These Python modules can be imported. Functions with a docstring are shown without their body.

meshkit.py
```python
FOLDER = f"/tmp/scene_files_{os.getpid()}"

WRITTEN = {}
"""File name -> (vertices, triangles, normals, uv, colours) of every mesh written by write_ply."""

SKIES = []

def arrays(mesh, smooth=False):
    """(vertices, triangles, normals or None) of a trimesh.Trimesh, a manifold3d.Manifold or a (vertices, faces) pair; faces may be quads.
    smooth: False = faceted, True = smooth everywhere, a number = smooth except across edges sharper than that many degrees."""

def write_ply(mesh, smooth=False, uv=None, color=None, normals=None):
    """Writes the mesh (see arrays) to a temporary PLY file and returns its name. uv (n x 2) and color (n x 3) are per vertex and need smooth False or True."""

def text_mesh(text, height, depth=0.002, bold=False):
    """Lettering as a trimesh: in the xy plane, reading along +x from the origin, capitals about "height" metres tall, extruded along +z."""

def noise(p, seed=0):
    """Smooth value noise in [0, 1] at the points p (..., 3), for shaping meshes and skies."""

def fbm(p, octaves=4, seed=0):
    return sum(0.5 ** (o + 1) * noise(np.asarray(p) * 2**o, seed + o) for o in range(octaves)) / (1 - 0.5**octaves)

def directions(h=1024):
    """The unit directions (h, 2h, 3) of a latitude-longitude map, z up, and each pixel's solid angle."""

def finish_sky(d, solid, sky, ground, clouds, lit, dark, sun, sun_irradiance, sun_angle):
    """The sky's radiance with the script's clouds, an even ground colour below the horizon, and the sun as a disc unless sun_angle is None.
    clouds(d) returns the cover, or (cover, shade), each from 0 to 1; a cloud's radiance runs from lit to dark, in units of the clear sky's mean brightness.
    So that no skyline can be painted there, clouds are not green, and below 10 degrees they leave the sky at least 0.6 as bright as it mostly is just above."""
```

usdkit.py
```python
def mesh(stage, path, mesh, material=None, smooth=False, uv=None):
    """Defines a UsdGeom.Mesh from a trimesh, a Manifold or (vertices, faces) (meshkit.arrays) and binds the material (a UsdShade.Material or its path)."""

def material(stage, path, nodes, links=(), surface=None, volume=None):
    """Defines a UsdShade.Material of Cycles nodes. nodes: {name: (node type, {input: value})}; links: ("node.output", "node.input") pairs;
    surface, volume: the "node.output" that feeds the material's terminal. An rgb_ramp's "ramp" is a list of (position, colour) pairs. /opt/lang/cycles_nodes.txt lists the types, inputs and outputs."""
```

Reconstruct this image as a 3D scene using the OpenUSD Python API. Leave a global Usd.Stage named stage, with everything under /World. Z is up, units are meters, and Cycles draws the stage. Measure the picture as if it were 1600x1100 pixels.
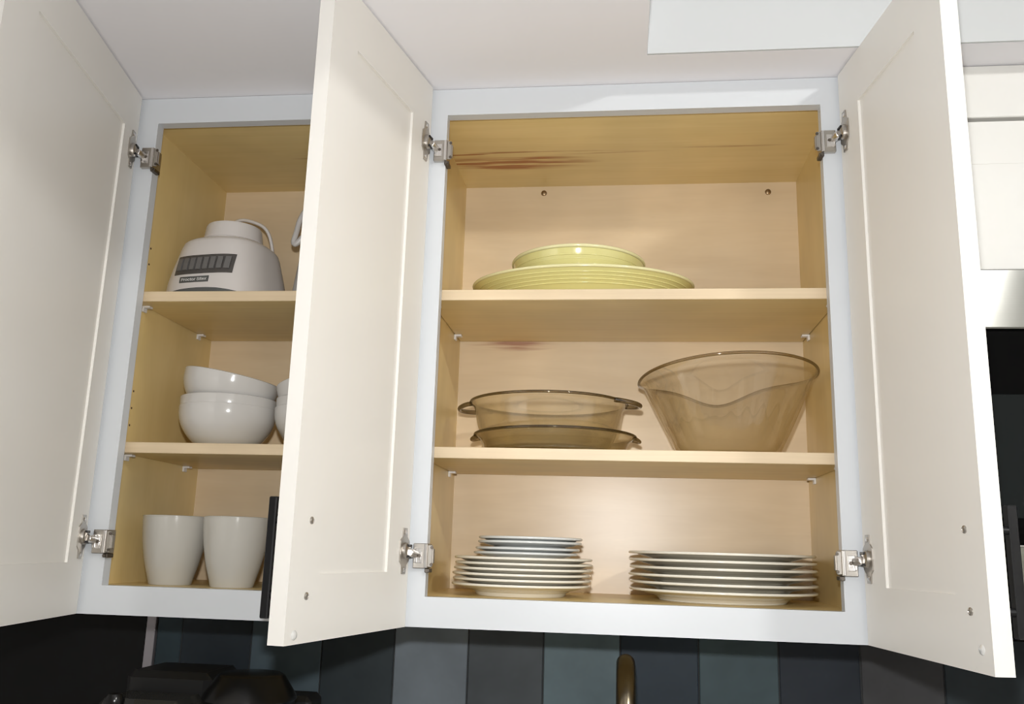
import math, random
import numpy as np, trimesh, usdkit, meshkit
import shapely.geometry as sg
from scipy.spatial import ConvexHull
from pxr import Usd, UsdGeom, UsdLux, UsdShade, Gf, Sdf

random.seed(5)
RNG = np.random.default_rng(5)
stage = Usd.Stage.CreateInMemory()
UsdGeom.SetStageUpAxis(stage, UsdGeom.Tokens.z)
UsdGeom.SetStageMetersPerUnit(stage, 1.0)
UsdGeom.Xform.Define(stage, '/World')
UsdGeom.Scope.Define(stage, '/World/Looks')

B = 1.37            # height of the wall cabinets' underside above the floor; all z below are measured from there
H = 0.8056          # height of the wall cabinets

# ------------------------------------------------------------------ camera
CX, CY, CZ, YAW, PITCH, ROLL, FPX = 0.2875, -1.2639, 0.1049, -0.1227, 0.2176, 0.0295, 1409.12
cam = UsdGeom.Camera.Define(stage, '/World/camera')
cy_, sy_, cp_, sp_ = math.cos(YAW), math.sin(YAW), math.cos(PITCH), math.sin(PITCH)
fw = np.array([sy_ * cp_, cy_ * cp_, sp_]); rt = np.array([cy_, -sy_, 0.0]); up = np.cross(rt, fw)
r2 = rt * math.cos(ROLL) + up * math.sin(ROLL); u2 = up * math.cos(ROLL) - rt * math.sin(ROLL)
M = np.eye(4); M[0, :3], M[1, :3], M[2, :3], M[3, :3] = r2, u2, -fw, (CX, CY, CZ + B)
cam.AddTransformOp().Set(Gf.Matrix4d(*M.ravel().tolist()))
cam.CreateHorizontalApertureAttr(36.0)
cam.CreateVerticalApertureAttr(36.0 * 1100 / 1600)
cam.CreateFocalLengthAttr(36.0 * FPX / 1600)
cam.CreateClippingRangeAttr(Gf.Vec2f(0.05, 50))
cam.CreateExposureAttr(0.0)

# ------------------------------------------------------------------ lights: the camera's flash and a lamp on the high ceiling
flash = UsdLux.DiskLight.Define(stage, '/World/camera_flash')
flash.CreateRadiusAttr(0.018); flash.CreateIntensityAttr(3230.0); flash.CreateColorAttr(Gf.Vec3f(1.0, 1.0, 1.0))
FM = M.copy(); c_, s_ = math.cos(math.radians(-14)), math.sin(math.radians(-14)); FM[:3, :3] = M[:3, :3] @ np.array([[c_, s_, 0], [-s_, c_, 0], [0, 0, 1.0]])
FM[3, :3] = (CX - 0.012, CY - 0.01, CZ + 0.10 + B)
flash.AddTransformOp().Set(Gf.Matrix4d(*FM.ravel().tolist()))
lamp = UsdLux.SphereLight.Define(stage, '/World/ceiling_lamp')
lamp.CreateRadiusAttr(0.06); lamp.CreateIntensityAttr(330.0); lamp.CreateColorAttr(Gf.Vec3f(1.0, 0.985, 0.95))
lamp.AddTranslateOp().Set(Gf.Vec3d(1.43, -1.75, H + 0.40 + B))

# ------------------------------------------------------------------ materials
def mat(name, nodes, links=(), surface='p.BSDF'):
    return usdkit.material(stage, '/World/Looks/' + name, nodes, list(links), surface=surface)

def plain(name, col, rough=0.5, **kw):
    return mat(name, {'p': ('principled_bsdf', {'base_color': col, 'roughness': rough, **kw})})

def mottled(name, c1, c2, scale, rough=0.5, stretch=(1, 1, 1), detail=4, bump=0.0, **kw):
    nodes = {'g': ('geometry', {}), 'm': ('mapping', {'scale': stretch}),
             'n': ('noise_texture', {'scale': scale, 'detail': detail, 'roughness': 0.55}),
             'r': ('rgb_ramp', {'ramp': [(0.3, c1), (0.7, c2)]}),
             'p': ('principled_bsdf', {'roughness': rough, **kw})}
    links = [('g.position', 'm.vector'), ('m.vector', 'n.vector'), ('n.fac', 'r.fac'), ('r.color', 'p.base_color')]
    if bump:
        nodes['b'] = ('bump', {'strength': bump, 'distance': 0.001})
        links += [('n.fac', 'b.height'), ('b.normal', 'p.normal')]
    return mat(name, nodes, links)

def maple(name, c1, c2, stretch, rough=0.34, streaks=()):
    """Varnished maple veneer; streaks are mineral stains (centre, half sizes, colour, strength) in the wood itself."""
    nodes = {'g': ('geometry', {}), 'm': ('mapping', {'scale': stretch}), 'n': ('noise_texture', {'scale': 3.0, 'detail': 6, 'roughness': 0.62, 'distortion': 0.4}),
             'r': ('rgb_ramp', {'ramp': [(0.3, c1), (0.7, c2)]}),
             'n2': ('noise_texture', {'scale': 5.0, 'detail': 2}), 'r2': ('rgb_ramp', {'ramp': [(0.35, (0.9, 0.88, 0.86)), (0.65, (1.06, 1.03, 1.0))]}),
             'x': ('mix', {'mix_type': 'multiply', 'fac': 1.0}),
             'p': ('principled_bsdf', {'roughness': rough, 'specular_ior_level': 0.5})}
    links = [('g.position', 'm.vector'), ('m.vector', 'n.vector'), ('n.fac', 'r.fac'), ('g.position', 'n2.vector'), ('n2.fac', 'r2.fac'), ('r.color', 'x.color1'), ('r2.color', 'x.color2')]
    last = 'x.color'
    for i, (c, s, col, k) in enumerate(streaks):
        # an ellipsoid mask around c with half sizes s, its edge broken by stretched noise
        nodes |= {f'a{i}': ('mapping', {'location': tuple(-a / b for a, b in zip(c, s)), 'scale': tuple(1 / b for b in s)}),
                  f'gr{i}': ('gradient_texture', {'gradient_type': 'spherical'}),
                  f'mm{i}': ('mapping', {'scale': (2.5, 34.0, 34.0)}), f'nn{i}': ('noise_texture', {'scale': 2.2, 'detail': 3}),
                  f'mr{i}': ('map_range', {'from_min': 0.42, 'from_max': 0.62, 'clamp': True}),
                  f'mu{i}': ('math', {'math_type': 'multiply'}), f'mk{i}': ('math', {'math_type': 'multiply', 'value2': k, 'use_clamp': True}),
                  f'mx{i}': ('mix', {'color2': col})}
        links += [('g.position', f'a{i}.vector'), (f'a{i}.vector', f'gr{i}.vector'), ('g.position', f'mm{i}.vector'), (f'mm{i}.vector', f'nn{i}.vector'),
                  (f'nn{i}.fac', f'mr{i}.value'), (f'gr{i}.fac', f'mu{i}.value1'), (f'mr{i}.result', f'mu{i}.value2'), (f'mu{i}.value', f'mk{i}.value1'),
                  (f'mk{i}.value', f'mx{i}.fac'), (last, f'mx{i}.color1')]
        last = f'mx{i}.color'
    links.append((last, 'p.base_color'))
    return mat(name, nodes, links)

WHITE = plain('white_frame_paint', (0.66, 0.685, 0.71), 0.35)
DOORW = mottled('cream_door_paint', (0.81, 0.785, 0.735), (0.84, 0.815, 0.765), 2.0, 0.4)
WHITE2 = plain('warm_white_paint', (0.725, 0.715, 0.68), 0.4)
MA1, MA2 = (0.775, 0.60, 0.265), (0.84, 0.67, 0.33)
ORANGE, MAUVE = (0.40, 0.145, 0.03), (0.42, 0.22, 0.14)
MAPLE_TOP = maple('maple_top', MA1, MA2, (1, 14, 14), streaks=[((0.04, 0.165, B + 0.7724), (0.34, 0.010, 0.05), ORANGE, 3.5), ((0.09, 0.202, B + 0.7724), (0.17, 0.034, 0.05), ORANGE, 3.0), ((0.49, 0.155, B + 0.7724), (0.12, 0.006, 0.05), ORANGE, 1.0)])
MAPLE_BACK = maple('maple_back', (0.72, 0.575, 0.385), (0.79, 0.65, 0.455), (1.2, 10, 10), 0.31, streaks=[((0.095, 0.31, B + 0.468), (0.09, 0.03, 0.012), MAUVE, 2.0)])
MAPLE_SIDE = maple('maple_side', MA1, MA2, (12, 5, 1.2))
MAPLE_SHELF = maple('maple_shelf', MA1, MA2, (1.0, 14, 14), 0.36)
MAPLE_EDGE = maple('maple_edge_band', (0.72, 0.58, 0.385), (0.79, 0.65, 0.45), (1.0, 20, 40), 0.42)
SOFFIT = mottled('soffit_paint', (0.86, 0.845, 0.87), (0.89, 0.88, 0.905), 1.6, 0.75)
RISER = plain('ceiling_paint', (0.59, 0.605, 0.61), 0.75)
CHAR = mottled('charcoal_wall_paint', (0.006, 0.006, 0.006), (0.010, 0.010, 0.010), 4.0, 0.6, specular_ior_level=0.2)
WALLP = plain('grey_wall_paint', (0.80, 0.79, 0.77), 0.8)
NICKEL = plain('nickel', (0.50, 0.47, 0.43), 0.33, metallic=1.0)
NICKEL_D = plain('dark_nickel', (0.16, 0.14, 0.12), 0.4, metallic=1.0)
BRIGHT = plain('bright_nickel', (0.78, 0.76, 0.74), 0.22, metallic=1.0)
BLACKM = plain('black_metal', (0.012, 0.012, 0.013), 0.38, metallic=0.3)
CLEAR = mat('clear_rubber', {'p': ('principled_bsdf', {'base_color': (0.95, 0.95, 0.93), 'roughness': 0.25, 'transmission_weight': 0.5, 'ior': 1.4})})
CLEARPIN = plain('milky_plastic', (0.80, 0.78, 0.76), 0.25)
PORC = plain('white_porcelain', (0.64, 0.62, 0.59), 0.12, coat_weight=0.4)
CUPW = plain('white_stoneware', (0.56, 0.54, 0.49), 0.12, coat_weight=0.4)
SAUCER = plain('cool_white_porcelain', (0.74, 0.76, 0.75), 0.12, coat_weight=0.4)
CREAM = plain('cream_stoneware', (0.86, 0.82, 0.715), 0.14, coat_weight=0.4)
YELLOW = mottled('pale_yellow_glaze', (0.70, 0.65, 0.27), (0.75, 0.70, 0.315), 3.0, 0.13, coat_weight=0.5)
YRIM = plain('pale_yellow_rim_glaze', (0.80, 0.755, 0.43), 0.12, coat_weight=0.5)
def glassy(name, clear, edge, power, body):
    """Thick household glass: light passes straight on, tinted more where the wall is seen edge-on (a longer way through), mirrored by Fresnel, with a share of true refraction."""
    return mat(name, {'lw': ('layer_weight', {'blend': 0.5}), 'pw': ('math', {'math_type': 'power', 'value2': power}), 'mx': ('mix', {'color1': clear, 'color2': edge}), 't': ('transparent_bsdf', {}),
                      'g': ('glossy_bsdf', {'color': (1, 1, 1), 'roughness': 0.06}), 'f4': ('math', {'math_type': 'power', 'value2': 4.0}), 'fr': ('math', {'math_type': 'multiply_add', 'value2': 0.45, 'value3': 0.075}), 'm1': ('mix_closure', {}),
                      'p': ('principled_bsdf', {'base_color': (0.97, 0.95, 0.89), 'roughness': 0.0, 'transmission_weight': 1.0, 'ior': 1.47}), 'm2': ('mix_closure', {'fac': body})},
               [('lw.facing', 'pw.value1'), ('pw.value', 'mx.fac'), ('mx.color', 't.color'), ('lw.facing', 'f4.value1'), ('f4.value', 'fr.value1'), ('fr.value', 'm1.fac'), ('t.BSDF', 'm1.closure1'), ('g.BSDF', 'm1.closure2'), ('m1.closure', 'm2.closure1'), ('p.BSDF', 'm2.closure2')], surface='m2.closure')
GLASS = glassy('clear_glass', (0.995, 0.982, 0.948), (0.78, 0.70, 0.54), 2.6, 0.16)
GLASSRIM = glassy('glass_rim', (0.72, 0.64, 0.50), (0.22, 0.18, 0.11), 1.2, 0.25)
GLASSRIM2 = glassy('smoky_glass_rim', (0.50, 0.43, 0.30), (0.10, 0.08, 0.05), 1.0, 0.25)
GLASS2 = glassy('smoky_amber_glass', (0.975, 0.955, 0.89), (0.55, 0.47, 0.31), 2.2, 0.20)
APPL = plain('appliance_white_plastic', (0.74, 0.70, 0.67), 0.35)
APPL_D = plain('appliance_grey_plastic', (0.085, 0.078, 0.072), 0.35)
APPL_B = plain('appliance_button_plastic', (0.16, 0.155, 0.15), 0.4)
APPL_F = plain('appliance_foot_plastic', (0.11, 0.115, 0.11), 0.45)
BADGE = plain('badge_plastic', (0.10, 0.105, 0.10), 0.35)
INK = plain('badge_print', (0.68, 0.67, 0.65), 0.4)
JAR = mat('frosted_jar_plastic', {'p': ('principled_bsdf', {'base_color': (0.80, 0.79, 0.78), 'roughness': 0.22, 'transmission_weight': 0.45, 'ior': 1.45})})
BLACKP = plain('black_gloss_plastic', (0.006, 0.006, 0.006), 0.22)
BLACKS = plain('black_satin_plastic', (0.010, 0.010, 0.010), 0.5)
SMOKE = mat('smoked_glass', {'p': ('principled_bsdf', {'base_color': (0.10, 0.10, 0.09), 'roughness': 0.03, 'transmission_weight': 0.6, 'ior': 1.46})})
STEEL = mat('brushed_steel', {'g': ('geometry', {}), 'm': ('mapping', {'scale': (2, 2, 900)}), 'n': ('noise_texture', {'scale': 1.0, 'detail': 2}),
            'mr': ('map_range', {'to_min': 0.12, 'to_max': 0.15}), 'p': ('principled_bsdf', {'base_color': (0.33, 0.33, 0.31), 'metallic': 1.0, 'anisotropic': 0.85, 'anisotropic_rotation': 0.25}), 'tg': ('tangent', {'direction_type': 'radial', 'axis': 'z'})},
            [('g.position', 'm.vector'), ('m.vector', 'n.vector'), ('n.fac', 'mr.value'), ('mr.result', 'p.roughness'), ('tg.tangent', 'p.tangent')])
BLACKG = plain('black_glass', (0.003, 0.003, 0.003), 0.08, specular_ior_level=0.02)
BLACKDG = plain('dark_glass_window', (0.008, 0.010, 0.010), 0.10, specular_ior_level=0.10)
OLIVE = plain('pale_olive_panel', (0.20, 0.20, 0.165), 0.35)
TRIMM = plain('lilac_grey_aluminium', (0.42, 0.40, 0.43), 0.45, metallic=0.6)
BRONZE = mottled('brushed_bronze', (0.20, 0.165, 0.115), (0.26, 0.22, 0.155), 30.0, 0.28, (1, 1, 0.1), metallic=1.0)
GROUT = plain('dark_grout', (0.035, 0.038, 0.040), 0.9)
WORK = mottled('dark_worktop_stone', (0.74, 0.72, 0.69), (0.82, 0.80, 0.77), 40.0, 0.25)
FLOORM = mottled('floor_wood', (0.62, 0.55, 0.46), (0.70, 0.62, 0.53), 3.0, 0.45, (8, 1, 1))
HOLE = plain('drilled_hole_shadow_grain', (0.10, 0.055, 0.03), 0.9)
SCREWB = plain('antique_screw', (0.26, 0.18, 0.10), 0.4, metallic=0.8)
TILES = [mottled(f'slate_tile_{i}', tuple(np.array(c) * 0.82), tuple(np.array(c) * 1.2), 9.0, 0.5, detail=6, bump=0.25, specular_ior_level=0.25) for i, c in enumerate(
    [(0.030, 0.048, 0.058), (0.022, 0.030, 0.038), (0.075, 0.105, 0.125), (0.030, 0.040, 0.046), (0.150, 0.178, 0.205), (0.060, 0.070, 0.078), (0.105, 0.150, 0.170), (0.020, 0.032, 0.046), (0.050, 0.078, 0.090), (0.018, 0.024, 0.034), (0.055, 0.055, 0.058)])]

# ------------------------------------------------------------------ naming and scene helpers
taken = {}
def numbered(parent, name):
    k = (str(parent), name); n = taken.get(k, 0); taken[k] = n + 1
    return name if n == 0 else f'{name}_{n:03d}'

class Thing:
    def __init__(s, name, label, cat, loc=(0, 0, 0), rotz=0.0, group=None, tilt=None):
        s.loc = np.array(loc, float); s.path = '/World/' + numbered('/World', name)
        x = UsdGeom.Xform.Define(stage, s.path); x.AddTranslateOp().Set(Gf.Vec3d(loc[0], loc[1], loc[2] + B))
        if rotz: x.AddRotateZOp().Set(math.degrees(rotz))
        if tilt: x.AddRotateYOp().Set(math.degrees(tilt))
        s.prim = x.GetPrim(); tag(s.prim, label, cat, group)
    def part(s, name, mesh, material, parent=None, world=True, smooth=False, label=None, kind=None):
        p = parent or s.path
        v, f = (mesh.vertices, mesh.faces) if isinstance(mesh, trimesh.Trimesh) else mesh
        v = np.array(v, float) - (s.loc if world else 0)
        path = f'{p}/{numbered(p, name)}'
        usdkit.mesh(stage, path, trimesh.Trimesh(v, np.asarray(f), process=False), material, smooth=smooth)
        pr = stage.GetPrimAtPath(path)
        if label: pr.SetCustomDataByKey('label', label)
        if kind: pr.SetCustomDataByKey('kind', kind)
        return path

def tag(prim, label, cat, group=None, kind=None):
    prim.SetCustomDataByKey('label', label); prim.SetCustomDataByKey('category', cat)
    if group: prim.SetCustomDataByKey('group', group)
    if kind: prim.SetCustomDataByKey('kind', kind)

def copy_of(first, loc, label, group=None, rotz=0.0, tilt=0.0, cat=None, swing=0.0):
    base = first.path.split('/')[-1]
    path = '/World/' + numbered('/World', base)
    x = UsdGeom.Xform.Define(stage, path); pr = x.GetPrim()
    pr.GetReferences().AddInternalReference(first.path)
    x.ClearXformOpOrder()
    x.AddTranslateOp().Set(Gf.Vec3d(loc[0], loc[1], loc[2] + B))
    ops = x.GetOrderedXformOps()
    x.AddRotateXYZOp().Set(Gf.Vec3f(math.degrees(swing), math.degrees(tilt), math.degrees(rotz)))
    pr.SetInstanceable(True)
    was = first.prim.GetCustomData()
    tag(pr, label, cat or was['category'], group or was.get('group'))
    return pr

def struct(name, mesh, material, parent=None, smooth=False, kind='structure', shift=True):
    p = parent or '/World'; path = f'{p}/{numbered(p, name)}'
    v, f = (mesh.vertices, mesh.faces) if isinstance(mesh, trimesh.Trimesh) else mesh
    v = np.array(v, float) + (np.array([0, 0, B]) if shift else 0)
    usdkit.mesh(stage, path, trimesh.Trimesh(v, np.asarray(f), process=False), material, smooth=smooth)
    pr = stage.GetPrimAtPath(path)
    if kind and not parent: pr.SetCustomDataByKey('kind', kind)
    return pr

# ------------------------------------------------------------------ shapes
def hull(pts):
    pts = np.asarray(pts, float); h = ConvexHull(pts); m = trimesh.Trimesh(pts, h.simplices, process=False)
    m.remove_unreferenced_vertices(); m.fix_normals(); return m

def bx(x0, x1, y0, y1, z0, z1, c=0.0):
    if c <= 0:
        m = trimesh.creation.box((x1 - x0, y1 - y0, z1 - z0)); m.apply_translation(((x0 + x1) / 2, (y0 + y1) / 2, (z0 + z1) / 2)); return m
    P = []
    for sx in (-1, 1):
        for sy in (-1, 1):
            for sz in (-1, 1):
                h = np.array([(x1 - x0) / 2, (y1 - y0) / 2, (z1 - z0) / 2]); s = np.array([sx, sy, sz]); o = np.array([(x0 + x1) / 2, (y0 + y1) / 2, (z0 + z1) / 2])
                for k in range(3):
                    d = h - c; d[k] = h[k]; P.append(o + s * d)
    return hull(P)

def cat_(*ms): return trimesh.util.concatenate(list(ms))

def frame(x0, x1, z0, z1, a0, a1, b0, b1, y0, y1):
    """A flat frame in the xz plane with an opening a0..a1 x b0..b1, thick from y0 to y1."""
    poly = sg.Polygon([(x0, z0), (x1, z0), (x1, z1), (x0, z1)], [[(a0, b0), (a0, b1), (a1, b1), (a1, b0)]])
    m = trimesh.creation.extrude_polygon(poly, y1 - y0, engine='earcut')
    v = m.vertices.copy(); m.vertices = np.c_[v[:, 0], y1 - v[:, 2], v[:, 1]]; m.fix_normals(); return m

def lathe(prof, n=72, cx=0, cy=0, cz=0, ax=1.0, ay=1.0, closed=True):
    """Surface of revolution of a closed (r, z) profile."""
    prof = np.asarray(prof, float); k = len(prof); a = np.linspace(0, 2 * np.pi, n, endpoint=False)
    v = np.stack([np.outer(prof[:, 0], np.cos(a)) * ax + cx, np.outer(prof[:, 0], np.sin(a)) * ay + cy, np.repeat(prof[:, 1][:, None], n, 1) + cz], -1).reshape(-1, 3)
    F = []
    for i in range(k if closed else k - 1):
        j = (i + 1) % k
        if prof[i, 0] < 1e-7 and prof[j, 0] < 1e-7: continue
        p = np.arange(n); q = (p + 1) % n
        F.append(np.c_[i * n + p, i * n + q, j * n + q]); F.append(np.c_[i * n + p, j * n + q, j * n + p])
    m = trimesh.Trimesh(v, np.vstack(F), process=False); m.merge_vertices(); m.update_faces(m.nondegenerate_faces()); m.fix_normals(); return m

def smooth_prof(pts, per=6):
    """Rounds an open polyline profile with Catmull-Rom."""
    P = np.asarray(pts, float); Q = np.vstack([2 * P[0] - P[1], P, 2 * P[-1] - P[-2]]); out = []
    for i in range(1, len(Q) - 2):
        p0, p1, p2, p3 = Q[i - 1:i + 3]
        for t in np.linspace(0, 1, per, endpoint=False):
            out.append(0.5 * ((2 * p1) + (-p0 + p2) * t + (2 * p0 - 5 * p1 + 4 * p2 - p3) * t * t + (-p0 + 3 * p1 - 3 * p2 + p3) * t ** 3))
    out.append(P[-1]); o = np.array(out); o[:, 0] = np.maximum(o[:, 0], 0); return o

def smooth_prof3(pts, per=7):
    P = np.asarray(pts, float); k = np.arange(len(P)); t = np.linspace(0, len(P) - 1, (len(P) - 1) * per + 1)
    from scipy.interpolate import CubicSpline
    return CubicSpline(k, P)(t)

def vessel(outer, inner, n=72, per=6, **kw):
    """A vessel from an outer profile (axis to rim) and an inner one (rim to axis)."""
    return lathe(np.vstack([smooth_prof(outer, per), smooth_prof(inner, per)]), n, **kw)

def tube(path, r, n=14, cap=True):
    P = np.asarray(path, float); R = np.broadcast_to(np.asarray(r, float), (len(P),)); T = np.gradient(P, axis=0); T /= np.linalg.norm(T, axis=1)[:, None]
    ref = np.array([0, 0, 1.0]) if abs(T[0, 2]) < 0.9 else np.array([1.0, 0, 0]); N = np.cross(T[0], ref); N /= np.linalg.norm(N); V = []
    for i, t in enumerate(T):
        N = N - t * (N @ t); N /= np.linalg.norm(N); b = np.cross(t, N); a = np.linspace(0, 2 * np.pi, n, endpoint=False)
        V.append(P[i] + R[i] * (np.outer(np.cos(a), N) + np.outer(np.sin(a), b)))
    V = np.vstack(V); F = []
    for i in range(len(P) - 1):
        p = np.arange(n); q = (p + 1) % n
        F += [np.c_[i * n + p, i * n + q, (i + 1) * n + q], np.c_[i * n + p, (i + 1) * n + q, (i + 1) * n + p]]
    if cap:
        V = np.vstack([V, P[0], P[-1]]); p = np.arange(n); q = (p + 1) % n; e = (len(P) - 1) * n
        F += [np.c_[q, p, np.full(n, len(V) - 2)], np.c_[e + p, e + q, np.full(n, len(V) - 1)]]
    m = trimesh.Trimesh(V, np.vstack(F), process=False); m.fix_normals(); return m

def rod(p, q, r, n=16, c=0.0):
    p, q = np.array(p, float), np.array(q, float)
    if c:
        d = (q - p) / np.linalg.norm(q - p); return tube([p, p + d * 1e-5, p + d * c, q - d * c, q - d * 1e-5, q], [r - c, r - c * .98, r, r, r - c * .98, r - c], n)
    return tube([p, q], r, n)

def grid_solid(fn, us, vs, d):
    """A thin curved plate: fn(u, v) -> (point, normal); front at +d along the normal, back at -d/2."""
    A, Bk = [], []
    for v in vs:
        for u in us:
            p, n = fn(u, v); A.append(p + n * d); Bk.append(p - n * d * 0.5)
    nu, nv = len(us), len(vs); V = np.array(A + Bk); F = []; o = nu * nv
    for j in range(nv - 1):
        for i in range(nu - 1):
            a, b, c, e = j * nu + i, j * nu + i + 1, (j + 1) * nu + i + 1, (j + 1) * nu + i
            F += [(a, b, c), (a, c, e), (o + a, o + c, o + b), (o + a, o + e, o + c)]
    ring = [i for i in range(nu)] + [j * nu + nu - 1 for j in range(1, nv)] + [(nv - 1) * nu + i for i in range(nu - 2, -1, -1)] + [j * nu for j in range(nv - 2, 0, -1)]
    for k in range(len(ring)):
        a, b = ring[k], ring[(k + 1) % len(ring)]; F += [(a, o + b, b), (a, o + a, o + b)]
    m = trimesh.Trimesh(V, np.array(F), process=False); m.fix_normals(); return m

# ================================================================== THE SETTING
XS, YS, RISE, DW = 0.324, -0.078, 0.43, 0.325     # soffit step, soffit front, rise of the ceiling above it, plane of the tiled wall
ZS = H + 0.0008
sof = sg.Polygon([(-1.3, -2.7), (XS, -2.7), (XS, YS), (2.6, YS), (2.6, DW + 0.02), (-1.3, DW + 0.02)])
m = trimesh.creation.extrude_polygon(sof, RISE, engine='earcut'); m.apply_translation((0, 0, ZS))
struct('trim_1', m, SOFFIT)
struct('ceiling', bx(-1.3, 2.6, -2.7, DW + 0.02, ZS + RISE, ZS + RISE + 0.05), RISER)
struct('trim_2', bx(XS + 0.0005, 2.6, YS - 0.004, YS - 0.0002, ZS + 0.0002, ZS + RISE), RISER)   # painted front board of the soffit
struct('floor', bx(-1.3, 2.6, -2.7, DW + 0.02, -0.05, 0.0), FLOORM, shift=False)
wall = struct('wall_back', bx(-1.3, 2.6, DW + 0.007, DW + 0.06, -B, ZS + RISE), CHAR)
struct('wall_left', bx(-1.36, -1.3, -2.7, DW + 0.06, -B, ZS + RISE), WALLP)
struct('wall_front', bx(-1.36, 2.66, -2.76, -2.7, -B, ZS + RISE), WALLP)
struct('wall_right', bx(2.6, 2.66, -2.7, DW + 0.06, -B, ZS + RISE), WALLP)
# backsplash tiles, children of the wall
PIT, TX0 = 0.1285, -0.4815
wp = str(wall.GetPath())
tone = [0, 1, 2, 3, 4, 5, 6, 7, 8, 9, 10]
gx0, gx1 = -0.529, TX0 + PIT * 15
struct('grout', bx(gx0, gx1, DW + 0.002, DW + 0.008, -0.448, 0.03), GROUT, parent=wp)
for row in range(2):
    z1 = 0.03 - row * 0.24; z0 = max(z1 - 0.2375, -0.447)
    for k in range(-1, 15):
        x0 = max(TX0 + PIT * k, gx0); x1 = TX0 + PIT * (k + 1) - 0.0022
        if x1 - x0 < 0.02: continue
        t = (1 + k) if row == 0 else int(RNG.integers(0, 11))
        dy = float(RNG.uniform(-0.0006, 0.0006))
        t = tone[t] if t < len(tone) else int(RNG.integers(0, 11))
        struct('tile', bx(x0, x1, DW + dy, DW + 0.006, z0, z1, 0.0012), TILES[t], parent=wp)
struct('trim_3', bx(-0.5484, -0.5315, DW - 0.004, DW + 0.0069, -0.448, 0.03, 0.001), TRIMM)

# ================================================================== CABINETS
ZO, ZT, HT, DB, BL = 0.0405, 0.7623, 0.7724, 0.31, 0.0227
ZA, ZB, TA, YA = 0.4905, 0.2515, 0.0164, 0.033

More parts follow.
